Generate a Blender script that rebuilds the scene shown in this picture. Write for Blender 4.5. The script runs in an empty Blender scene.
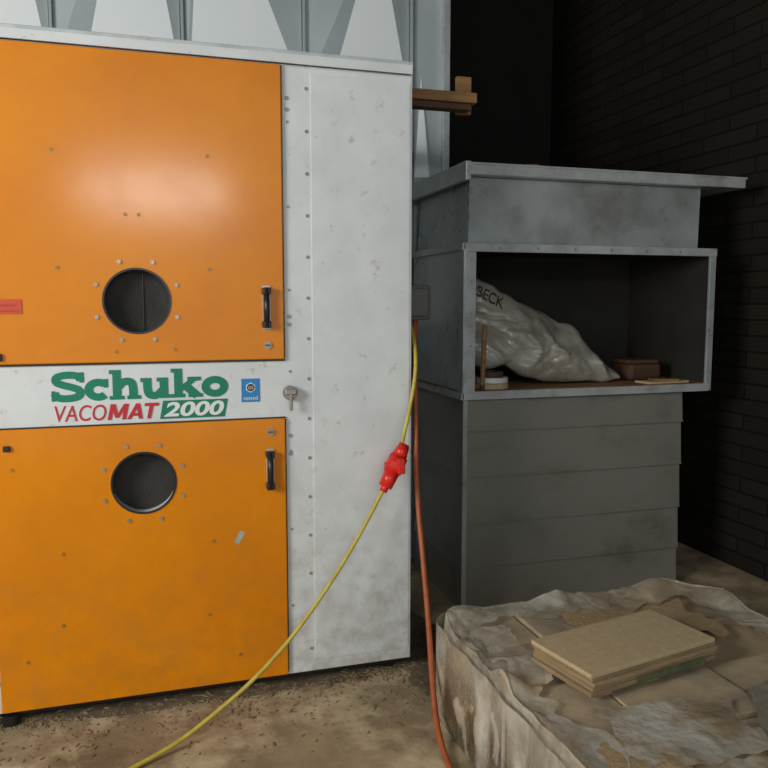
import bpy, bmesh, math, random
from mathutils import Vector, Matrix, noise
random.seed(4)
S=bpy.context.scene
try:
    S.view_settings.view_transform='Standard'; S.view_settings.look='None'
except Exception: pass

# ---------------------------------------------------------------- materials
def mat(name,c1,c2=None,rough=.5,metal=0,nscale=4,ndetail=6,lo=.35,hi=.65,bump=0,bscale=60,c3=None,c3scale=1.5,c3lo=.55,c3hi=.7,stretch=(1,1,1),rough2=None,spec=.5,alpha=None,coat=0,grime=None):
    m=bpy.data.materials.new(name); m.use_nodes=True
    nt=m.node_tree; N=nt.nodes; L=nt.links
    b=N['Principled BSDF']
    b.inputs['Roughness'].default_value=rough; b.inputs['Metallic'].default_value=metal
    b.inputs['Specular IOR Level'].default_value=spec
    b.inputs['Coat Weight'].default_value=coat; b.inputs['Coat Roughness'].default_value=.15
    tc=N.new('ShaderNodeTexCoord'); mp=N.new('ShaderNodeMapping'); mp.inputs['Scale'].default_value=stretch
    L.new(tc.outputs['Object'],mp.inputs['Vector'])
    def ramped(scale,lo,hi,detail=ndetail):
        n=N.new('ShaderNodeTexNoise'); n.inputs['Scale'].default_value=scale; n.inputs['Detail'].default_value=detail; n.inputs['Roughness'].default_value=.65
        L.new(mp.outputs['Vector'],n.inputs['Vector'])
        r=N.new('ShaderNodeMapRange'); r.inputs['From Min'].default_value=lo; r.inputs['From Max'].default_value=hi
        L.new(n.outputs['Fac'],r.inputs['Value']); return r
    if c2 is None: c2=c1
    f=ramped(nscale,lo,hi).outputs['Result']
    mx=N.new('ShaderNodeMix'); mx.data_type='RGBA'
    mx.inputs[6].default_value=(*c1,1); mx.inputs[7].default_value=(*c2,1); L.new(f,mx.inputs[0])
    out=mx.outputs[2]
    if c3:
        f3=ramped(c3scale,c3lo,c3hi,8).outputs['Result']
        m3=N.new('ShaderNodeMix'); m3.data_type='RGBA'; L.new(f3,m3.inputs[0]); L.new(out,m3.inputs[6]); m3.inputs[7].default_value=(*c3,1); out=m3.outputs[2]
    if grime: # dirt splashed up from the floor: colour, height, strength
        sx=N.new('ShaderNodeSeparateXYZ'); L.new(tc.outputs['Object'],sx.inputs[0])
        r=N.new('ShaderNodeMapRange'); r.inputs['From Min'].default_value=grime[1]; r.inputs['From Max'].default_value=.05; L.new(sx.outputs[2],r.inputs['Value'])
        g=ramped(11,.42,.62,9).outputs['Result']
        mu=N.new('ShaderNodeMath'); mu.operation='MULTIPLY'; L.new(r.outputs['Result'],mu.inputs[0]); L.new(g,mu.inputs[1])
        m2=N.new('ShaderNodeMath'); m2.operation='MULTIPLY'; L.new(mu.outputs[0],m2.inputs[0]); m2.inputs[1].default_value=grime[2]
        m4=N.new('ShaderNodeMix'); m4.data_type='RGBA'; L.new(m2.outputs[0],m4.inputs[0]); L.new(out,m4.inputs[6]); m4.inputs[7].default_value=(*grime[0],1); out=m4.outputs[2]
    L.new(out,b.inputs['Base Color'])
    if rough2 is not None:
        r=N.new('ShaderNodeMapRange'); r.inputs['To Min'].default_value=rough; r.inputs['To Max'].default_value=rough2; L.new(f,r.inputs['Value']); L.new(r.outputs['Result'],b.inputs['Roughness'])
    if alpha:
        r=ramped(4.5,.38,.6,6); r.inputs['To Min'].default_value=alpha[0]; r.inputs['To Max'].default_value=alpha[1]; L.new(r.outputs['Result'],b.inputs['Alpha'])
    if bump:
        n=N.new('ShaderNodeTexNoise'); n.inputs['Scale'].default_value=bscale; n.inputs['Detail'].default_value=5; L.new(mp.outputs['Vector'],n.inputs['Vector'])
        bp=N.new('ShaderNodeBump'); bp.inputs['Strength'].default_value=bump; bp.inputs['Distance'].default_value=.01
        L.new(n.outputs['Fac'],bp.inputs['Height']); L.new(bp.outputs['Normal'],b.inputs['Normal'])
    return m
M={}
M['orange']=mat('orange_enamel',(.76,.25,.002),(.68,.212,.002),rough=.17,nscale=3,bump=.02,bscale=9,rough2=.21,spec=.42,c3=(.50,.17,.01),c3scale=26,c3lo=.66,c3hi=.76,grime=((.36,.17,.03),.9,.35))
M['white']=mat('white_enamel_dirty',(.71,.745,.75),(.63,.66,.66),rough=.42,nscale=6,c3=(.45,.42,.36),c3scale=18,c3lo=.61,c3hi=.74,bump=.04,bscale=8,grime=((.33,.27,.19),1.0,.55))
M['cap']=mat('cap_sheet',(.40,.45,.46),(.55,.60,.60),rough=.5,nscale=14)
M['galv']=mat('galvanised_sheet',(.33,.365,.37),(.50,.54,.545),rough=.24,metal=.25,nscale=2.8,c3=(.22,.215,.19),c3scale=3,c3lo=.47,c3hi=.75,rough2=.4,bump=.04,bscale=5,spec=.9)
M['galvl']=mat('galvanised_edge',(.62,.66,.66),(.46,.49,.49),rough=.32,metal=.3,nscale=10,c3=(.24,.22,.17),c3scale=6,c3lo=.54,c3hi=.8,spec=.9)
M['dustmetal']=mat('dusty_sheet',(.21,.205,.175),(.36,.355,.31),rough=.3,metal=.2,nscale=2.2,c3=(.16,.145,.11),c3scale=2.2,c3lo=.42,c3hi=.7,rough2=.5,spec=.8,stretch=(1,1,1.6))
M['inner']=mat('compartment_inside_shaded',(.018,.016,.012),(.03,.026,.02),rough=.8)  # near-black puts the compartment's shade into the colour
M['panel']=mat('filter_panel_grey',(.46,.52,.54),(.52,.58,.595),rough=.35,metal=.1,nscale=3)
M['panel_lit']=mat('filter_panel_lit_facet',(.92,.97,.98),(.90,.96,.97),rough=.35,nscale=3)  # bright reflections on the bent sheet, put into the colour
M['panel_shade_seam']=mat('filter_panel_shaded_and_seam',(.37,.425,.445),(.43,.48,.50),rough=.35,metal=.1,nscale=3)  # shaded facets of the same sheet by colour; also the seams
M['black']=mat('black_plastic',(.012,.012,.012),(.02,.02,.02),rough=.35)
M['hole']=mat('dark_grille',(.014,.013,.011),(.028,.026,.022),rough=.7,nscale=10,bump=.5,bscale=160)
M['steel']=mat('zinc_bolt',(.45,.42,.36),(.33,.31,.26),rough=.4,metal=.8)
M['rivet']=mat('dull_rivet',(.34,.34,.32),(.24,.235,.22),rough=.5,metal=.3)
M['brass']=mat('dull_bolt',(.42,.25,.06),(.3,.17,.04),rough=.45,metal=.4)
M['green']=mat('logo_green',(.0,.21,.12),(.0,.18,.105),rough=.45)
M['red']=mat('logo_red',(.55,.02,.03),(.47,.02,.03),rough=.45)
M['stickred']=mat('sticker_red',(.66,.085,.025),(.56,.07,.02),rough=.5)
M['blue']=mat('sticker_blue',(.02,.25,.60),(.02,.2,.5),rough=.4)
M['lw']=mat('lettering_white',(.75,.78,.75),rough=.45)
M['ink']=mat('faded_ink',(.05,.045,.04),(.13,.12,.10),rough=.6,nscale=30)
M['yellow']=mat('yellow_cable_rubber',(.60,.50,.07),(.46,.36,.05),rough=.5,nscale=20)
M['hose']=mat('orange_hose_rubber',(.45,.11,.03),(.31,.075,.025),rough=.5,nscale=20)
M['plug']=mat('red_plug_plastic',(.74,.022,.012),(.62,.02,.012),rough=.35)
M['greyplastic']=mat('grey_plastic',(.10,.10,.09),(.13,.13,.115),rough=.55)
M['wood']=mat('raw_pine',(.36,.20,.075),(.24,.12,.045),rough=.7,nscale=3,stretch=(1,8,14),bump=.1)
M['wooddark']=mat('brown_wood',(.11,.055,.028),(.07,.036,.018),rough=.7,nscale=3,stretch=(1,6,10))
M['mdf']=mat('chipboard_tan',(.58,.45,.265),(.50,.38,.22),rough=.85,nscale=40,c3=(.62,.50,.32),c3scale=3,bump=.15,bscale=150)
M['mdfe']=mat('chipboard_edge',(.40,.29,.155),(.25,.175,.09),rough=.9,nscale=3,stretch=(2,2,50),bump=.3)
M['greenedge']=mat('green_edge_strip',(.06,.11,.05),(.16,.15,.08),rough=.7,nscale=30)
M['floor']=mat('dusty_concrete',(.37,.285,.165),(.19,.14,.08),rough=.85,nscale=2.6,ndetail=10,c3=(.55,.445,.28),c3scale=3.2,c3lo=.46,c3hi=.62,bump=.35,bscale=30)
M['darkfloor']=mat('dark_floor',(.10,.072,.042),(.18,.135,.08),rough=.8,nscale=12,bump=.4,bscale=50)  # darker brown tone for floor patches along and beside the machine base
M['saw']=mat('sawdust',(.48,.34,.185),(.35,.25,.13),rough=.95,nscale=30,bump=.5,bscale=120)
M['chips']=mat('wood_debris',(.16,.10,.05),(.34,.25,.14),rough=.95,nscale=30)
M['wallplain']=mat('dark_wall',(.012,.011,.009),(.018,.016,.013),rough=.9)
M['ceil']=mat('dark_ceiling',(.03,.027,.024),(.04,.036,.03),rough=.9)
M['sack']=mat('plastic_sack',(.50,.48,.41),(.34,.315,.255),rough=.14,nscale=7,bump=.35,bscale=22,c3=(.24,.215,.16),c3scale=4,c3lo=.48,c3hi=.66,rough2=.3,alpha=(.8,1.0))
M['plast']=mat('dusty_plastic_film',(.66,.63,.54),(.50,.44,.33),rough=.08,nscale=4,ndetail=9,c3=(.52,.41,.26),c3scale=3,c3lo=.48,c3hi=.62,rough2=.3,bump=.4,bscale=22,alpha=(.2,.85),spec=1.0)
M['paper']=mat('torn_film',(.62,.60,.54),(.46,.42,.34),rough=.2,nscale=9,bump=.5,bscale=40,c3=(.40,.31,.19),c3scale=5,c3lo=.45,c3hi=.58,alpha=(.55,1.0),spec=.9)
M['greyfilm']=mat('grey_film',(.33,.305,.25),(.23,.205,.16),rough=.2,nscale=5,bump=.3,bscale=18,c3=(.44,.34,.21),c3scale=5,spec=.8)
M['slab']=mat('dusty_grey_slab',(.33,.285,.215),(.24,.21,.155),rough=.7,nscale=7,c3=(.54,.42,.265),c3scale=3,c3lo=.38,c3hi=.56,bump=.15,bscale=60)
M['slabside']=mat('stack_side',(.27,.21,.13),(.16,.125,.075),rough=.9,nscale=4,stretch=(1,1,12))
def brickmat():
    m=bpy.data.materials.new('dark_brick'); m.use_nodes=True; nt=m.node_tree; N=nt.nodes; L=nt.links; b=N['Principled BSDF']
    g=N.new('ShaderNodeNewGeometry'); s=N.new('ShaderNodeSeparateXYZ'); c=N.new('ShaderNodeCombineXYZ'); ad=N.new('ShaderNodeMath'); ad.operation='ADD'
    L.new(g.outputs['Position'],s.inputs[0]); L.new(s.outputs[0],ad.inputs[0]); L.new(s.outputs[1],ad.inputs[1]); L.new(ad.outputs[0],c.inputs[0]); L.new(s.outputs[2],c.inputs[1])
    br=N.new('ShaderNodeTexBrick'); br.inputs['Scale'].default_value=1; br.inputs['Brick Width'].default_value=.42; br.inputs['Row Height'].default_value=.088
    br.inputs['Mortar Size'].default_value=.006; br.inputs['Mortar Smooth'].default_value=.4
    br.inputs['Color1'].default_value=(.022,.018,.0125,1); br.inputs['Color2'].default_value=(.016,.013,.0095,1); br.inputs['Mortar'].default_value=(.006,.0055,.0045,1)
    L.new(c.outputs[0],br.inputs['Vector']); L.new(br.outputs['Color'],b.inputs['Base Color']); b.inputs['Roughness'].default_value=.8; b.inputs['Specular IOR Level'].default_value=.25
    bp=N.new('ShaderNodeBump'); bp.invert=True; bp.inputs['Strength'].default_value=.8; bp.inputs['Distance'].default_value=.012
    L.new(br.outputs['Fac'],bp.inputs['Height']); L.new(bp.outputs['Normal'],b.inputs['Normal'])
    return m
M['brick']=brickmat()

# ---------------------------------------------------------------- helpers
def link(o,parent=None,m=None):
    S.collection.objects.link(o)
    if parent: o.parent=parent
    if m: o.data.materials.append(M[m])
    return o
def empty(name):
    e=bpy.data.objects.new(name,None); S.collection.objects.link(e); return e
def frombm(name,bm,m,parent=None,smooth=False):
    me=bpy.data.meshes.new(name); bm.normal_update(); bm.to_mesh(me); bm.free()
    if smooth:
        for p in me.polygons: p.use_smooth=True
    return link(bpy.data.objects.new(name,me),parent,m)
def box(name,lo,hi,m,parent=None,bev=0,rot=None):
    bm=bmesh.new(); bmesh.ops.create_cube(bm,size=1)
    c=[(a+b)/2 for a,b in zip(lo,hi)]; s=[abs(b-a) for a,b in zip(lo,hi)]
    for v in bm.verts: v.co=Vector([v.co[i]*s[i] for i in range(3)])
    if bev: bmesh.ops.bevel(bm,geom=bm.edges[:],offset=bev,segments=2,affect='EDGES',profile=.5)
    R=rot.to_4x4() if rot else Matrix.Identity(4)
    for v in bm.verts: v.co=(R@v.co)+Vector(c)
    return frombm(name,bm,m,parent)
def cyl(name,c,r,h,axis,m,parent=None,seg=32,r2=None,bev=0,smooth=False):
    bm=bmesh.new(); bmesh.ops.create_cone(bm,cap_ends=True,segments=seg,radius1=r,radius2=r if r2 is None else r2,depth=h)
    if bev: bmesh.ops.bevel(bm,geom=[e for e in bm.edges if len(e.link_faces)==2 and any(len(f.verts)>4 for f in e.link_faces)],offset=bev,segments=2,affect='EDGES')
    q=Vector((0,0,1)).rotation_difference(Vector(axis)).to_matrix()
    for v in bm.verts: v.co=q@v.co+Vector(c)
    return frombm(name,bm,m,parent,smooth)
def ring(name,c,ro,ri,th,m,parent=None,seg=48,axis=(0,-1,0)):
    bm=bmesh.new(); q=Vector((0,0,1)).rotation_difference(Vector(axis)).to_matrix(); L=[]
    for i in range(seg):
        a=2*math.pi*i/seg
        L.append([bm.verts.new(q@Vector((r*math.cos(a),r*math.sin(a),z))+Vector(c)) for r,z in ((ro,0),(ro,th),(ri,th),(ri,0))])
    for i in range(seg):
        A,B=L[i],L[(i+1)%seg]
        for k in range(4): bm.faces.new((A[k],B[k],B[(k+1)%4],A[(k+1)%4]))
    return frombm(name,bm,m,parent)
def curve(name,pts,r,m,parent=None):
    cu=bpy.data.curves.new(name,'CURVE'); cu.dimensions='3D'; cu.bevel_depth=r; cu.bevel_resolution=4; cu.resolution_u=12; cu.use_fill_caps=True
    sp=cu.splines.new('NURBS'); sp.points.add(len(pts)-1)
    for p,q in zip(sp.points,pts): p.co=(*q,1)
    sp.use_endpoint_u=True; sp.order_u=3
    o=bpy.data.objects.new(name,cu); link(o,parent); cu.materials.append(M[m]); return o
def booldiff(o,cutters):
    for c in cutters:
        md=o.modifiers.new('b','BOOLEAN'); md.object=c; md.operation='DIFFERENCE'; md.solver='EXACT'
    dg=bpy.context.evaluated_depsgraph_get(); me=bpy.data.meshes.new_from_object(o.evaluated_get(dg))
    o.modifiers.clear(); o.data=me
def textmesh(name,body,x0,x1,z0,z1,y,m,parent,offset=0,shear=0,rot=0,ylean=0,space=1):
    cu=bpy.data.curves.new(name,'FONT'); cu.body=body; cu.offset=offset; cu.shear=shear; cu.extrude=.01; cu.space_character=space
    t=bpy.data.objects.new(name+'_t',cu); S.collection.objects.link(t); bpy.context.view_layer.update()
    me=bpy.data.meshes.new_from_object(t.evaluated_get(bpy.context.evaluated_depsgraph_get()))
    bpy.data.objects.remove(t)
    xs=[v.co.x for v in me.vertices]; ys=[v.co.y for v in me.vertices]
    for v in me.vertices:
        X=x0+(v.co.x-min(xs))/(max(xs)-min(xs))*(x1-x0); Z=z0+(v.co.y-min(ys))/(max(ys)-min(ys))*(z1-z0)
        if rot:
            cx,cz=(x0+x1)/2,(z0+z1)/2; dx,dz=X-cx,Z-cz
            X=cx+dx*math.cos(rot)-dz*math.sin(rot); Z=cz+dx*math.sin(rot)+dz*math.cos(rot)
        Yy=y-(v.co.z+.01)*.08+ylean*(Z-z0)
        v.co=(X,Yy,Z)
    me.materials.clear()
    return link(bpy.data.objects.new(name,me),parent,m)
def join(name,objs,parent=None):
    mats=[]; bm=bmesh.new()
    for o in objs:
        base=[]
        for mm in o.data.materials:
            if mm not in mats: mats.append(mm)
            base.append(mats.index(mm))
        n0=len(bm.faces); tmp=o.data.copy(); tmp.transform(o.matrix_basis); bm.from_mesh(tmp); bm.faces.ensure_lookup_table()
        for f in bm.faces[n0:]: f.material_index=base[f.material_index] if base else 0
        bpy.data.objects.remove(o)
    me=bpy.data.meshes.new(name); bm.to_mesh(me); bm.free()
    for mm in mats: me.materials.append(mm)
    return link(bpy.data.objects.new(name,me),parent)

# ---------------------------------------------------------------- room
FL=box('floor',(-3.6,-3,-.1),(3.3,5.9,0),'floor')
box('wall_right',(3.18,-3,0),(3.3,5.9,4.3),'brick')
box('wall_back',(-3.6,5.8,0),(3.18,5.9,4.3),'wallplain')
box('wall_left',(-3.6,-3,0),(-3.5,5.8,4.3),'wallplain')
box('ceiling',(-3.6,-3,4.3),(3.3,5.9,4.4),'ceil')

# ---------------------------------------------------------------- dust extractor
E=empty('dust_extractor')
XL,XR=-.60,1.0
holes=[(-.024,1.507,.112),(-.020,.857,.110)]
body=box('cabinet_body',(XL,2.9,.055),(XR,3.75,2.36),'white',E,bev=.004)
cut=[cyl('c',(x,2.95,z),r+.004,.3,(0,1,0),'black',seg=48) for x,z,r in holes]
booldiff(body,cut)
for nm,z0,z1 in (('door_upper',1.292,2.352),('door_lower',.062,1.069)):
    d=box(nm,(-.522,2.884,z0),(.494,2.899,z1),'orange',E,bev=.004); booldiff(d,cut)
for c in cut: bpy.data.objects.remove(c)
box('door_gap_right',(.4945,2.893,.07),(.4985,2.8995,1.066),'black',E); box('door_gap_right_b',(.4945,2.893,1.296),(.4985,2.8995,2.352),'black',E)
box('door_gap_a',(-.52,2.893,1.285),(.497,2.8995,1.2915),'black',E); box('door_gap_b',(-.52,2.893,1.0695),(.497,2.8995,1.074),'black',E)
box('top_cap',(XL-.03,2.875,2.366),(XR-.004,3.78,2.402),'cap',E,bev=.003)
box('top_lip',(XL-.03,2.872,2.356),(XR-.010,2.88,2.388),'white',E)
box('base_rail',(XL+.03,2.93,.03),(XR-.03,3.72,.055),'black',E)
for i,(x,y) in enumerate([(-.50,2.93),(.93,2.98),(-.5,3.6),(.9,3.6)]):
    cyl('foot_%d'%i,(x,y,.02),.03,.04,(0,0,1),'black',E,seg=20)
for i,(x,z,r) in enumerate(holes):
    cyl('inlet_grille_%d'%i,(x,2.95,z),r+.002,.006,(0,1,0),'hole',E,seg=48)
    ring('inlet_rim_%d'%i,(x,2.884,z),r+.004,r-.003,.003,'black',E)
    if i==0: box('inlet_divider_%d'%i,(x+.019,2.941,z-r*.98),(x+.0215,2.947,z+r*.98),'black',E)
    b=[]
    for k in range(8):
        a=math.pi/8+k*math.pi/4
        b.append(cyl('b',(x+.146*math.cos(a),2.882,z+.146*math.sin(a)),.007,.006,(0,1,0),'steel',seg=12,r2=.0075))
    join('inlet_bolts_%d'%i,b,E)
rv=[(-.285,2.012),(.227,2.016),(-.055,1.805),(-.01,1.805),(-.10,1.30+.03),(-.28,1.62),(.225,1.62),(.1,1.335),(-.3,.62),(.22,.62),(-.31,.36),(.2,.34),(-.45,.93),(-.43,.24),(.31,.17)]
join('door_rivets',[cyl('r',(x,2.883,z),.006,.005,(0,1,0),'brass',seg=10) for x,z in rv],E)
fs=[]
for k in range(15):
    z=.15+k*.152
    fs.append(cyl('r',(.588,2.899,z),.0065,.005,(0,1,0),'rivet',seg=10))
    if k%2: fs.append(cyl('r',(.516,2.899,z+.03),.005,.005,(0,1,0),'rivet',seg=10))
for z in (2.24,2.2,1.45,1.42,1.0,.93): fs.append(cyl('r',(.515,2.899,z),.0075,.005,(0,1,0),'rivet',seg=10))
join('panel_rivets',fs,E)
box('cover_fold',(.604,2.8975,.10),(.990,2.901,2.33),'white',E,bev=.0012)
for i,(x,z0,z1) in enumerate([(.427,1.41,1.556),(.432,.806,.95)]):
    P=[cyl('h',(x,2.86,(z0+z1)/2),.0115,z1-z0,(0,0,1),'black',seg=14,bev=.004,smooth=True)]
    P+=[box('h',(x-.015,2.85,z-.013),(x+.015,2.885,z+.013),'black',bev=.004) for z in (z0+.012,z1-.012)]
    P+=[box('h',(x-.012,2.878,z0-.006),(x+.016,2.885,z1+.006),'galvl')]
    join('door_handle_%d'%i,P,E)
for i,(x,z) in enumerate([(.432,1.345),(.438,1.02)]):
    join('door_lock_%d'%i,[cyl('l',(x,2.882,z),.014,.008,(0,1,0),'steel',seg=20),box('l',(x-.010,2.874,z-.003),(x+.010,2.88,z+.003),'greyplastic')],E)
join('key_latch',[cyl('l',(.513,2.885,1.165),.027,.012,(0,1,0),'rivet',seg=18),cyl('l',(.513,2.88,1.165),.021,.03,(0,1,0),'steel',seg=18),box('l',(.490,2.858,1.158),(.536,2.868,1.182),'steel',bev=.005),box('l',(.507,2.858,1.10),(.519,2.868,1.165),'steel',bev=.003)],E)
join('hinge_clips',[box('l',(-.50,2.873,1.305),(-.463,2.884,1.33),'black',bev=.003),box('l',(-.475,2.873,.995),(-.452,2.884,1.015),'black',bev=.003),box('l',(-.58,2.885,.165),(-.50,2.90,.185),'steel',bev=.003)],E)
box('red_sticker',(-.50,2.8815,1.463),(-.395,2.884,1.513),'stickred',E)
box('red_sticker_line',(-.48,2.881,1.471),(-.402,2.882,1.475),'red',E)
box('red_sticker_arrow',(-.47,2.881,1.489),(-.415,2.882,1.495),'red',E)
box('blue_sticker',(.334,2.8975,1.134),(.402,2.9,1.221),'blue',E,bev=.001)
cyl('blue_sticker_emblem',(.368,2.897,1.188),.019,.002,(0,1,0),'lw',E,seg=6)
cyl('blue_sticker_emblem_centre',(.368,2.8958,1.188),.014,.002,(0,1,0),'black',E,seg=24)
textmesh('blue_sticker_tick','GS',.359,.377,1.182,1.194,2.8945,'lw',E)
textmesh('blue_sticker_text','tested',.342,.394,1.142,1.156,2.8972,'lw',E)
box('grey_tape_mark',(.305,2.8835,.60),(.325,2.885,.65),'galvl',E,rot=Matrix.Rotation(.5,3,'Y'))
LY=[0]
def ly(): LY[0]+=1; return (LY[0]%40)*.00005
def stroke(bm,pts,w,closed=False):
    n=len(pts); L=[]; d=ly()
    for i,p in enumerate(pts):
        p=Vector(p)
        if closed: t=Vector(pts[(i+1)%n])-Vector(pts[i-1])
        else: t=Vector(pts[min(i+1,n-1)])-Vector(pts[max(i-1,0)])
        t.normalize(); nn=Vector((-t.y,t.x)); L.append((p+nn*w/2,p-nn*w/2))
    V=[(bm.verts.new((a.x,a.y,d)),bm.verts.new((b.x,b.y,d))) for a,b in L]
    for i in range(n if closed else n-1):
        A,B=V[i],V[(i+1)%n]; bm.faces.new((A[0],A[1],B[1],B[0]))
def rc(bm,x0,y0,x1,y1):
    d=ly(); bm.faces.new([bm.verts.new((x,y,d)) for x,y in ((x0,y0),(x1,y0),(x1,y1),(x0,y1))])
def pg(bm,pts):
    d=ly(); bm.faces.new([bm.verts.new((x,y,d)) for x,y in pts])
def smooth(p,it=2):
    for _ in range(it):
        q=[p[0]]
        for a,b in zip(p,p[1:]): q+=[(a[0]*.75+b[0]*.25,a[1]*.75+b[1]*.25),(a[0]*.25+b[0]*.75,a[1]*.25+b[1]*.75)]
        p=q+[p[-1]]
    return p
def ell(cx,cy,rx,ry,a0,a1,n=24): return [(cx+rx*math.cos(math.radians(a0+(a1-a0)*i/n)),cy+ry*math.sin(math.radians(a0+(a1-a0)*i/n))) for i in range(n+1)]
def place(bm,name,x0,w,z0,h,y,m,slant=0):
    xs=[v.co.x for v in bm.verts]; mx=max(xs); mn=min(xs)
    for v in bm.verts:
        v.co=(x0+(v.co.x-mn)/(mx-mn)*w+slant*v.co.y*h,y-v.co.z,z0+v.co.y*h)
    bm.normal_update()
    bmesh.ops.reverse_faces(bm,faces=[f for f in bm.faces if f.normal.y>0])
    frombm(name,bm,m,E)
def assemble(parts):
    bm=bmesh.new(); ox=0
    for fn,w in parts:
        b=bmesh.new(); fn(b)
        for v in b.verts: v.co.x+=ox
        me=bpy.data.meshes.new('t'); b.to_mesh(me); b.free(); bm.from_mesh(me); bpy.data.meshes.remove(me); ox+=w
    return bm
def fS(b):
    stroke(b,smooth([(.88,.72),(.82,.88),(.5,.92),(.18,.86),(.14,.68),(.3,.58),(.62,.48),(.86,.38),(.86,.16),(.55,.08),(.2,.1),(.1,.28)],3),.25)
    rc(b,.84,.64,.98,1.0); rc(b,.02,0,.14,.36)
def fc(b): stroke(b,ell(.40,.37,.28,.26,45,315),.26); rc(b,.56,.44,.70,.74)
def fh(b):
    rc(b,.1,0,.36,1.05); rc(b,0,.91,.3,1.05); rc(b,0,0,.45,.13); stroke(b,smooth([(.28,.45),(.42,.64),(.66,.64),(.72,.45),(.72,0)],2),.26); rc(b,.53,0,.95,.13)
def fu(b):
    rc(b,0,.60,.3,.74); stroke(b,smooth([(.21,.74),(.21,.25),(.30,.1),(.52,.1),(.68,.3)],2),.26); rc(b,.59,0,.85,.74); rc(b,.5,.60,.8,.74); rc(b,.7,0,.95,.13)
def fk(b):
    rc(b,.1,0,.36,1.05); rc(b,0,.91,.3,1.05); rc(b,0,0,.44,.13); stroke(b,[(.3,.3),(.75,.68)],.18); rc(b,.52,.60,.95,.74); stroke(b,[(.42,.46),(.82,.04)],.28); rc(b,.54,0,1.0,.13)
def fo(b): stroke(b,ell(.42,.365,.30,.255,0,345,23),.26,True)
place(assemble(((fS,.99),(fc,.73),(fh,.94),(fu,.94),(fk,.97),(fo,.86))),'logo_word',-.320,.606,1.160,.100,2.8982,'green')
def tM(b):
    rc(b,0,0,.24,1); rc(b,.86,0,1.10,1); pg(b,[(.0,1),(.30,1),(.66,.12),(.44,.12)]); pg(b,[(.80,1),(1.10,1),(.66,.12),(.44,.12)])
def tA(b):
    pg(b,[(0,0),(.25,0),(.60,1),(.36,1)]); pg(b,[(.96,0),(.71,0),(.36,1),(.60,1)]); rc(b,.22,.2,.74,.38)
def tT(b):
    rc(b,0,.80,.86,1); rc(b,.31,0,.55,.9)
place(assemble(((tM,1.16),(tA,.90),(tT,.86))),'model_text_bold',-.137,.165,1.088,.056,2.8988,'red',.22)
textmesh('model_text_thin','VACO',-.309,-.140,1.088,1.144,2.899,'red',E,offset=0.0,shear=.15)
bm=bmesh.new(); vs=[bm.verts.new(v) for v in ((.042,2.898,1.084),(.272,2.898,1.084),(.284,2.898,1.150),(.054,2.898,1.150))]; bm.faces.new(vs[::-1])
frombm('model_number_field',bm,'green',E)
textmesh('model_number','2000',.056,.270,1.091,1.144,2.8975,'lw',E,offset=.03,shear=.2)

# ---------------------------------------------------------------- filter housing behind
H=empty('filter_housing')
box('housing_shell',(-1.6,4.25,0),(1.66,5.2,3.9),'panel',H)
seams=[-1.63,-1.01,-.39,.226,.85,1.45]
for i in range(5):
    a,b=seams[i]+.012,seams[i+1]-.012
    for j,(z0,z1) in enumerate([(.1,1.35),(1.37,2.62),(2.64,3.85)]):
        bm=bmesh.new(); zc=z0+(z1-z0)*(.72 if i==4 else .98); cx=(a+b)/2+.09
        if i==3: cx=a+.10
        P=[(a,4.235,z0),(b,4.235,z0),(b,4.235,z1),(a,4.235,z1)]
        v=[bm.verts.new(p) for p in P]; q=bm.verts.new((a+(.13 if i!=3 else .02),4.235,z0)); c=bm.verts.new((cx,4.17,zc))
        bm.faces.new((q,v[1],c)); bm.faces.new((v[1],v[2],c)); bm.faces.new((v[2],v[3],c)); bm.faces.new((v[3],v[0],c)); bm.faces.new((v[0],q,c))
        o=frombm('pressed_panel_%d_%d'%(i,j),bm,'panel_lit',H); o.data.materials.append(M['panel']); o.data.materials.append(M['panel_shade_seam'])
        for k,mi in enumerate((0,1,2,1,2)): o.data.polygons[k].material_index=mi  # lit and shaded tones of one sheet, set per facet by colour
    box('panel_seam_%d'%i,(seams[i+1]-.007,4.21,0),(seams[i+1]+.007,4.25,3.9),'panel_shade_seam',H,bev=.003)
box('corner_flange',(1.47,4.235,0),(1.63,4.245,3.9),'panel',H)
box('corner_angle',(1.63,4.20,0),(1.67,4.25,3.9),'galvl',H,bev=.003)
bm=bmesh.new(); v=[bm.verts.new(p) for p in ((1.47,4.23,2.2),(1.55,4.20,2.2),(1.51,4.232,2.75))]; bm.faces.new(v); frombm('flange_fold',bm,'panel_lit',H)  # bright colour stands in for light caught on the fold

# ---------------------------------------------------------------- sheet metal duct cabinet
C=empty('sheet_metal_duct_cabinet')
yf,yb=3.42,4.12
zs=[1.05,.885,.66,.43,.21,0]
for i in range(5):
    zt,zb=zs[i],zs[i+1]; bm=bmesh.new()
    o1=.010
    T=[(1.450,yf,zt),(2.675,yf,zt),(2.675,yb,zt),(1.450,yb,zt)]
    B=[(1.450-o1,yf-o1,zb),(2.678,yf-o1,zb),(2.678,yb,zb),(1.450-o1,yb,zb)]
    t=[bm.verts.new(p) for p in T]; b=[bm.verts.new(p) for p in B]
    bm.faces.new(t); bm.faces.new(b[::-1])
    for k in range(4): bm.faces.new((t[k],b[k],b[(k+1)%4],t[(k+1)%4]))
    bmesh.ops.recalc_face_normals(bm,faces=bm.faces[:])
    frombm('lower_segment_%d'%i,bm,'dustmetal',C)
    if i<4: box('segment_lip_%d'%i,(1.438,yf-.013,zb-.003),(2.679,yb,zb+.006),'dustmetal',C,bev=.001)
box('lower_corner_angle',(1.434,yf-.018,0),(1.456,yf-.010,1.05),'galv',C)
box('compartment_floor',(1.432,3.40,1.055),(2.818,yb,1.083),'wood',C)
box('compartment_side_l',(1.432,3.40,1.06),(1.442,yb,1.77),'galv',C)
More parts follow.
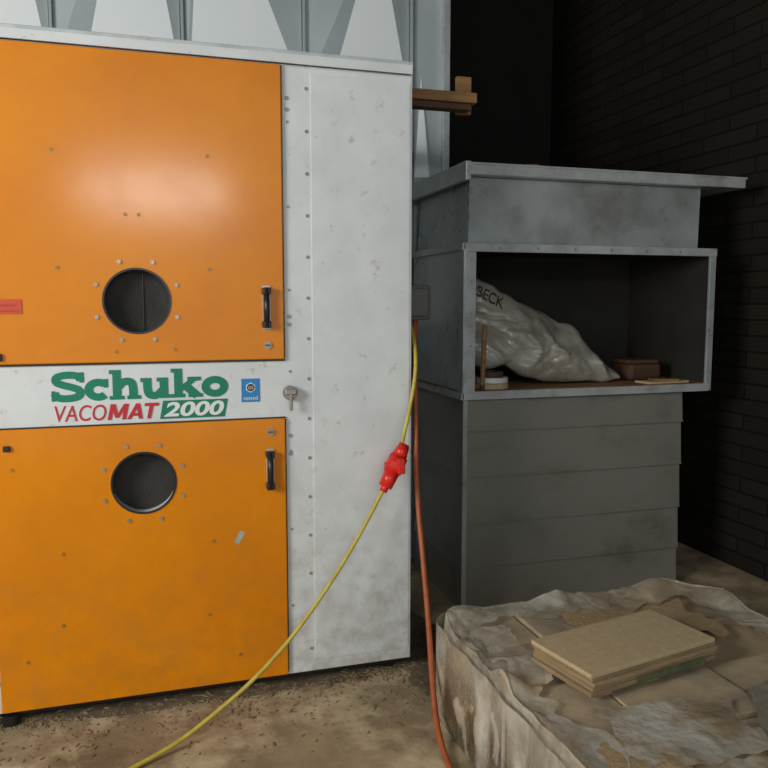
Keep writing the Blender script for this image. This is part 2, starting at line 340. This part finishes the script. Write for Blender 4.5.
box('compartment_side_r',(2.812,3.40,1.06),(2.820,yb,1.77),'galv',C)
box('compartment_shade_l',(1.442,3.405,1.084),(1.445,yb-.01,1.76),'inner',C)  # dark sheets over the galvanised sides carry the recess's shade
box('compartment_shade_r',(2.809,3.405,1.084),(2.812,yb-.01,1.76),'inner',C)
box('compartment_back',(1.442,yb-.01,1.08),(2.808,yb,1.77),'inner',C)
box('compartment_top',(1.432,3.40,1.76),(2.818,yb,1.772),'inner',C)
box('front_post_l',(1.428,3.385,1.045),(1.485,3.40,1.775),'galvl',C,bev=.002)
box('front_post_l_side',(1.422,3.385,1.045),(1.43,3.45,1.775),'galv',C,bev=.002)
box('front_post_r',(2.79,3.385,1.045),(2.826,3.40,1.775),'galv',C,bev=.002)
box('front_rail_top',(1.428,3.38,1.738),(2.826,3.40,1.778),'galvl',C,bev=.002)
box('front_rail_bottom',(1.428,3.38,1.043),(2.81,3.40,1.082),'galvl',C,bev=.002)
for nm,z0,z1 in (('side_flange_top',1.745,1.778),('side_flange_bottom',1.043,1.075)):
    box(nm,(1.415,3.385,z0),(1.432,yb,z1),'galv',C,bev=.002)
bm=bmesh.new()
T=[(1.47,3.44,2.085),(2.755,3.44,2.085),(2.755,yb,2.085),(1.47,yb,2.085)]; B=[(1.455,3.415,1.775),(2.73,3.415,1.775),(2.73,yb,1.775),(1.455,yb,1.775)]
t=[bm.verts.new(p) for p in T]; b=[bm.verts.new(p) for p in B]
bm.faces.new(t); bm.faces.new(b[::-1])
for k in range(4): bm.faces.new((t[k],b[k],b[(k+1)%4],t[(k+1)%4]))
bmesh.ops.recalc_face_normals(bm,faces=bm.faces[:]); frombm('hood_section',bm,'galv',C)
box('lid',(1.425,3.37,2.087),(2.975,4.16,2.137),'galvl',C,bev=.003)
box('lid_top_sheet',(1.422,3.364,2.130),(2.98,4.165,2.141),'galvl',C,bev=.002)
box('lid_lip_left',(1.418,3.362,2.06),(1.445,4.165,2.145),'galvl',C,bev=.003)
join('frame_rivets',[cyl('r',(1.46,3.384,z),.005,.004,(0,1,0),'steel',seg=8) for z in (1.15,1.3,1.45,1.6,1.7)]+[cyl('r',(x,3.378,1.757),.005,.004,(0,1,0),'steel',seg=8) for x in (1.6,1.8,2.0,2.2,2.4,2.6)],C)
bm=bmesh.new()
for k in range(70):
    x=random.uniform(1.47,2.9) if k<35 else random.gauss(1.62,.07); y=random.uniform(3.4,4.0); s=random.uniform(.008,.024)
    r=bmesh.ops.create_icosphere(bm,subdivisions=1,radius=s)
    for v in r['verts']: v.co=Vector((v.co.x*2.2+x,v.co.y*1.5+y,v.co.z*.45+2.144))
frombm('lid_dust_lumps',bm,'chips',C)

# ---------------------------------------------------------------- things in the compartment
def crump(p,f):
    d,_=noise.voronoi(p*f); return d[1]-d[0]
def fold(p):
    return 1-abs(noise.noise(p))*2
def sack():
    out=[(1.53,1.61),(1.58,1.645),(1.66,1.62),(1.78,1.555),(1.95,1.47),(2.08,1.405),(2.19,1.36),(2.25,1.27),(2.33,1.18),(2.42,1.11),(2.37,1.092),(2.2,1.09),(2.0,1.105),(1.85,1.135),(1.74,1.18),(1.62,1.17),(1.52,1.28),(1.495,1.42),(1.495,1.53)]
    n=len(out); seg=150
    def P(t):
        t=t%n; i=int(t); f=t-i; p0,p1,p2,p3=[Vector(out[(i+k)%n]) for k in (-1,0,1,2)]
        return .5*((2*p1)+(p2-p0)*f+(2*p0-5*p1+4*p2-p3)*f*f+(3*p1-p0-3*p2+p3)*f**3)
    cen=Vector((1.86,1.33)); bm=bmesh.new(); rings=44; rows=[]
    for side in (-1,1):
        for j in range(rings+1):
            if side==1 and j==0: continue
            r=j/rings if side==-1 else 1-j/rings
            row=[]
            for k in range(seg):
                p=P(k*n/seg); q=cen+(p-cen)*max(r,.001)
                th=.13*math.sqrt(max(0,1-r**2.2))*side
                v=Vector((q.x,3.60+(q.y-1.1)*.3+th,q.y))
                al=(v.x*.85-v.z*.53); ac=(v.x*.53+v.z*.85)
                w=Vector((al*2.2,v.y,ac*3.2))+Vector((noise.noise(v*4),0,noise.noise(v*4+Vector((5,5,5)))))*.5
                d=.6*fold(w*1.5)+.55*crump(w,2.2)+.3*crump(w+Vector((3,1,2)),5)
                if side==-1: v.y-=(d-.8)*.05*(1-r**6)
                v.z+=noise.noise(v*6)*.022+noise.noise(v*17)*.010
                row.append(bm.verts.new(v))
            rows.append(row)
    for a,b in zip(rows,rows[1:]):
        for k in range(seg): bm.faces.new((a[k],a[(k+1)%seg],b[(k+1)%seg],b[k]))
    bmesh.ops.remove_doubles(bm,verts=bm.verts[:],dist=.0005); bmesh.ops.recalc_face_normals(bm,faces=bm.faces[:])
    for v in bm.verts: v.co.z=max(v.co.z,1.087); v.co.x=min(max(v.co.x,1.495),2.44); v.co.y=max(v.co.y,3.415)
    return bm
SK=empty('plastic_sack')
sb=frombm('sack_body',sack(),'sack',SK,smooth=True)
bpy.context.view_layer.update()
tx=textmesh('sack_print','BECK',1.60,1.75,1.50,1.56,3.40,'ink',SK,offset=.015,rot=-.5)
for v in tx.data.vertices:
    ok,loc,nor,_=sb.ray_cast(Vector((v.co.x,3.2,v.co.z)),Vector((0,1,0)))
    v.co.y=(loc.y-.003) if ok else 3.6
TR=empty('tape_roll_stack')
for k,(x,z,r) in enumerate([(1.62,1.085,.085),(1.625,1.113,.078),(1.618,1.14,.062)]):
    ring('roll_%d'%k,(x,3.50,z),r,r*.55,.025,('mdf','lw','wooddark')[k],TR,axis=(0,0,1)); ring('roll_core_%d'%k,(x,3.50,z+.002),r*.56,r*.48,.024,'wooddark',TR,axis=(0,0,1))
BR=empty('wooden_dowel')
cyl('dowel_shaft',(1.545,3.425,1.25),.012,.29,(.03,0,1),'wood',BR,seg=14,bev=.002)
cyl('dowel_foot',(1.541,3.425,1.10),.012,.03,(0,0,1),'wooddark',BR,seg=16,bev=.003)
box('wood_offcut',(1.488,3.44,1.084),(1.512,3.52,1.17),'wood',bev=.002)
wb=[box('s',(2.47,3.60,1.085),(2.68,3.76,1.175),'wooddark',bev=.02,rot=Matrix.Rotation(.08,3,'Z')),box('s',(2.46,3.60,1.175),(2.66,3.76,1.195),'wooddark',bev=.006,rot=Matrix.Rotation(.03,3,'Z'))]
join('brown_wood_block',wb)
sc=[box('s',(2.46,3.42,1.085),(2.72,3.53,1.095),'mdf',rot=Matrix.Rotation(.1,3,'Z')),box('s',(2.47,3.42,1.096),(2.58,3.46,1.102),'wood'),box('s',(2.52,3.43,1.096),(2.66,3.49,1.106),'wood',rot=Matrix.Rotation(-.2,3,'Z'))]
join('wood_scraps',sc)

# ---------------------------------------------------------------- bracket, socket, cables
WBk=empty('wooden_bracket')
box('bracket_beam',(1.002,3.08,2.325),(1.345,3.17,2.365),'wood',WBk,bev=.002)
box('bracket_beam_lower',(1.002,3.10,2.30),(1.33,3.16,2.324),'wooddark',WBk,bev=.002)
box('bracket_upright',(1.295,3.175,2.30),(1.36,3.20,2.455),'wood',WBk,bev=.002)
SB=empty('socket_box')
box('socket_housing',(1.003,3.02,1.43),(1.125,3.12,1.575),'greyplastic',SB,bev=.008)
box('socket_lid',(1.02,3.005,1.445),(1.11,3.02,1.56),'greyplastic',SB,bev=.005)
K=empty('power_cable')
curve('cable_upper',[(1.045,3.06,1.43),(1.025,2.95,1.38),(1.012,2.87,1.25),(.975,2.85,1.08),(.943,2.84,.97),(.925,2.82,.915)],.0075,'yellow',K)
curve('cable_lower',[(.875,2.80,.83),(.845,2.80,.775),(.80,2.79,.70),(.69,2.75,.545),(.58,2.72,.41),(.469,2.70,.284),(.33,2.66,.17),(.192,2.63,.085),(.06,2.58,.025),(-.09,2.50,.009),(-.3,2.36,.009),(-.6,2.25,.009)],.0075,'yellow',K)
ax=Vector((.05,.02,.085)).normalized(); c0=Vector((.90,2.81,.872))
pl=[cyl('p',c0+ax*.012,.036,.075,ax,'plug',seg=24,bev=.006,smooth=True),cyl('p',c0-ax*.048,.026,.07,ax,'plug',seg=20,r2=.031,smooth=True),cyl('p',c0+ax*.070,.032,.055,ax,'plug',seg=20,r2=.020,smooth=True),cyl('p',c0-ax*.088,.015,.03,ax,'plug',seg=16,smooth=True),
    cyl('p',c0+ax*.0,.042,.014,ax,'plug',seg=24,bev=.003),box('p',c0+Vector((.0,-.05,-.02)),c0+Vector((.03,-.02,.04)),'plug',bev=.006)]
join('cee_plug',pl,K)
curve('orange_hose',[(1.07,3.06,1.43),(1.05,3.0,1.3),(1.035,2.95,1.11),(1.025,2.91,.90),(1.020,2.88,.717),(1.01,2.78,.50),(.985,2.65,.315),(.945,2.5,.15),(.918,2.38,.04),(.895,2.22,.012),(.875,2.0,.012),(.86,1.6,.012)],.0105,'hose')

# ---------------------------------------------------------------- wrapped pallet
W=empty('film_wrapped_pallet')
X0,X1,Y0,Y1=1.00,2.14,1.36,2.61
for k in range(3): box('pallet_runner_%d'%k,(X0+.03+k*.49,Y0+.03,.0),(X0+.13+k*.49,Y1-.03,.09),'slabside',W)
box('pallet_deck',(X0+.02,Y0+.02,.09),(X1-.02,Y1-.02,.115),'slabside',W)
xs=[X0+.03,1.30,1.70,X1-.03]; ys=[Y0+.03,1.72,2.04,2.34,Y1-.03]
n=0
for i in range(3):
    for j in range(4):
        h=.335+random.choice((-.022,-.008,0,.0,.006))
        if 1.2<(xs[i]+xs[i+1])/2<1.6 and j in (1,2): h=.338
        for q in range(3):
            z0=.116+q*(h-.116)/3; z1=.116+(q+1)*(h-.116)/3-.002; g=random.uniform(.003,.010)
            box('slab_%d'%n,(xs[i]+g,ys[j]+g,z0),(xs[i+1]-g,ys[j+1]-g,z1),'slab' if q==2 else 'slabside',W,bev=.003,rot=Matrix.Rotation(random.uniform(-.015,.015),3,'Z')); n+=1
def wrap():
    bm=bmesh.new(); cx,cy=(X0+X1)/2,(Y0+Y1)/2; seg=520; rad=110; rows=[]
    def outl(a):
        c,s=math.cos(a),math.sin(a); hx,hy=.58,.635; e=12.0
        return (abs(c/hx)**e+abs(s/hy)**e)**(-1/e)
    for j in range(rad+1):
        u=j/rad; row=[]
        for k in range(seg):
            a=2*math.pi*k/seg; R=outl(a); c,s=math.cos(a),math.sin(a)
            inn=.76+.18*noise.noise(Vector((c*2.3,s*2.3,4)))+.08*noise.noise(Vector((c*9,s*9,1)))
            if u<.40:
                q=u/.40; r=R*(inn+(.985-inn)*q); z=.352; side=0; lift=math.sin(min(1,q)*math.pi*.5)**3
            else:
                t=(u-.40)/.60; r=R*(.985+.02*min(1,t*3)+.025*t*t); z=.352*(1-t)+.003; side=min(1,t*5)*(1 if t<.92 else (1-t)*12.5); lift=max(0,1-t*6)
            v=Vector((cx+r*c,cy+r*s,z))
            peak=.008+.05*max(0,noise.noise(Vector((c*4,s*4,2)))+.2)
            wv=v+Vector((noise.noise(v*3),noise.noise(v*3+Vector((7,0,0))),0))*.15
            cr=.30*fold(wv*5)+.5*crump(wv,5)+.25*crump(wv+Vector((2,2,2)),14)
            v.z+=lift*peak
            if side==0:
                v.z+=(cr-.45)*.028*(.35+.65*min(1,q*2)); v.z=max(v.z,.344)
                v.x+=noise.noise(v*9)*.015; v.y+=noise.noise(v*9+Vector((4,4,4)))*.015
            else:
                f=noise.noise(Vector((a*7+z*5,z*2.5,1)))*.014+fold(Vector((a*22-z*14,z*9,5)))*.005+(cr-.4)*.030
                v.x+=c*f*side; v.y+=s*f*side
            row.append(bm.verts.new(v))
        rows.append(row)
    for a,b in zip(rows,rows[1:]):
        for k in range(seg): bm.faces.new((a[k],b[k],b[(k+1)%seg],a[(k+1)%seg]))
    return bm
frombm('film_cover',wrap(),'plast',W,smooth=True)
def sheet(name,pts,m,z0=.365,amp=.02,n=70,parent=W,freq=9,seed=0,zmin=.342):
    bm=bmesh.new(); A,B,Cc,D=[Vector(p) for p in pts]; g=[]
    for i in range(n+1):
        row=[]
        for j in range(n+1):
            s,t=i/n,j/n
            ed=min(s,1-s,t,1-t)
            p=(A*(1-s)+B*s)*(1-t)+(D*(1-s)+Cc*s)*t
            w=noise.noise(Vector((p.x*6+seed,p.y*6,0)))*.07+noise.noise(Vector((p.x*18+seed,p.y*18,3)))*.03
            k=1-min(1,ed*4)
            p=Vector((p.x+w*k,p.y+w*k,0))
            h=.6*fold(Vector((p.x+seed,p.y,seed))*freq)+.4*crump(Vector((p.x,p.y+seed,3)),freq*2)
            row.append(bm.verts.new((p.x,p.y,max(zmin,z0+(h-.5)*amp*1.3+noise.noise(Vector((p.x*5,p.y*5,seed)))*amp*.6))))
        g.append(row)
    for i in range(n):
        for j in range(n): bm.faces.new((g[i][j],g[i+1][j],g[i+1][j+1],g[i][j+1]))
    bmesh.ops.recalc_face_normals(bm,faces=bm.faces[:])
    return frombm(name,bm,m,parent,smooth=True)
sheet('grey_film_fold',[(1.46,1.45),(2.06,1.45),(2.04,1.90),(1.68,1.80)],'greyfilm',z0=.350,amp=.012,seed=2,freq=4)
sheet('torn_film',[(1.14,1.58),(1.50,1.52),(1.62,1.80),(1.18,1.84)],'paper',z0=.354,amp=.008,seed=5,freq=6)
sheet('torn_film_edge',[(1.03,2.02),(1.14,2.00),(1.22,2.42),(1.05,2.46)],'plast',z0=.362,amp=.03,seed=8,freq=5)
sheet('sawdust_patch',[(1.04,1.46),(1.32,1.44),(1.26,1.70),(1.06,1.80)],'saw',z0=.352,amp=.006,seed=11,freq=3)
sheet('sawdust_patch_b',[(1.5,2.24),(1.95,2.18),(1.98,2.50),(1.42,2.50)],'saw',z0=.346,amp=.006,seed=14,freq=3)
bs=empty('board_stack')
Rz=Matrix.Rotation(math.radians(11.5),3,'Z')
for k in range(5):
    dx=random.uniform(-.005,.005); dy=random.uniform(-.005,.005)
    z=.362+k*.014
    box('board_%d'%k,(1.437-.264+dx,2.07-.135+dy,z),(1.437+.264+dx,2.07+.135+dy,z+.0133),'mdf' if k==4 else 'mdfe',bs,bev=.0015,rot=Rz)
g0=Rz@Vector((.06,-.144,0)); box('green_strip',(1.437+g0.x-.15,2.07+g0.y-.0015,.365),(1.437+g0.x+.15,2.07+g0.y+.0015,.383),'greenedge',bs,rot=Rz)
for i,dx in enumerate([-.2,0,.2]):
    q=Rz@Vector((dx,0,0)); box('spacer_%d'%i,(1.437+q.x-.03,2.07+q.y-.12,.343),(1.437+q.x+.03,2.07+q.y+.12,.362),'mdfe',bs,rot=Rz)
# ---------------------------------------------------------------- dark floor patches and debris (parts of the floor surface)
def patch(name,cx,cy,rx,ry,m,seed,h=.004):
    bm=bmesh.new(); c=bm.verts.new((cx,cy,h)); N=90; rings=[]
    for j in (.5,.8,1.0):
        rr=[]
        for k in range(N):
            a=2*math.pi*k/N; w=1+.35*noise.noise(Vector((math.cos(a)*2,math.sin(a)*2,seed)))+.18*noise.noise(Vector((math.cos(a)*8,math.sin(a)*8,seed)))
            rr.append(bm.verts.new((cx+rx*j*w*math.cos(a),cy+ry*j*w*math.sin(a),h*(1-j**3)+.0008)))
        rings.append(rr)
    for k in range(N): bm.faces.new((c,rings[0][k],rings[0][(k+1)%N]))
    for A,B in zip(rings,rings[1:]):
        for k in range(N): bm.faces.new((A[k],B[k],B[(k+1)%N],A[(k+1)%N]))
    frombm(name,bm,m,FL,smooth=True)
patch('dark_patch_a',.2,2.95,.85,.075,'darkfloor',1)
patch('dark_patch_b',1.15,3.05,.20,.42,'darkfloor',3)
bm=bmesh.new()
for k in range(3000):
    q=random.random()
    if q<.65: x=random.uniform(-.6,1.35); y=2.93+random.gauss(0,.035)
    elif q<.8: x=random.gauss(1.2,.12); y=random.gauss(3.0,.25)
    else: x=random.uniform(-.6,1.0); y=2.9-abs(random.gauss(0,.18))
    s=random.uniform(.0015,.005)*(1.8 if random.random()<.08 else 1); r=bmesh.ops.create_icosphere(bm,subdivisions=1,radius=s)
    st=random.uniform(1,3.5); a=random.uniform(0,3.14)
    for v in r['verts']:
        X=v.co.x*st; Y=v.co.y; v.co=Vector((X*math.cos(a)-Y*math.sin(a)+x,X*math.sin(a)+Y*math.cos(a)+y,v.co.z*.6+s*.4))
frombm('sawdust_debris',bm,'chips',FL)

# ---------------------------------------------------------------- camera & light
cam=bpy.data.cameras.new('camera'); co=bpy.data.objects.new('camera',cam); S.collection.objects.link(co); S.camera=co
cam.sensor_width=36; cam.lens=780/768*36; cam.clip_start=.05
co.location=(0,0,1.5); co.rotation_euler=(math.radians(90-5.929),0,math.radians(-17))
def area(name,loc,tgt,sx,sy,pw,col):
    l=bpy.data.lights.new(name,'AREA'); l.shape='RECTANGLE'; l.size=sx; l.size_y=sy; l.energy=pw; l.color=col
    o=bpy.data.objects.new(name,l); S.collection.objects.link(o); o.location=loc
    o.rotation_euler=(Vector(tgt)-Vector(loc)).to_track_quat('-Z','Y').to_euler(); return o
area('window_light',(.12,-1.5,2.47),(.3,2.9,1.4),1.15,.14,20,(1,.97,.90))
area('side_window_light',(-3.2,.6,2.3),(1.2,3,.6),1.8,1.4,160,(1,.98,.94))
w=bpy.data.worlds.new('world'); S.world=w; w.use_nodes=True; w.node_tree.nodes['Background'].inputs[0].default_value=(.82,.89,.94,1); w.node_tree.nodes['Background'].inputs[1].default_value=.9
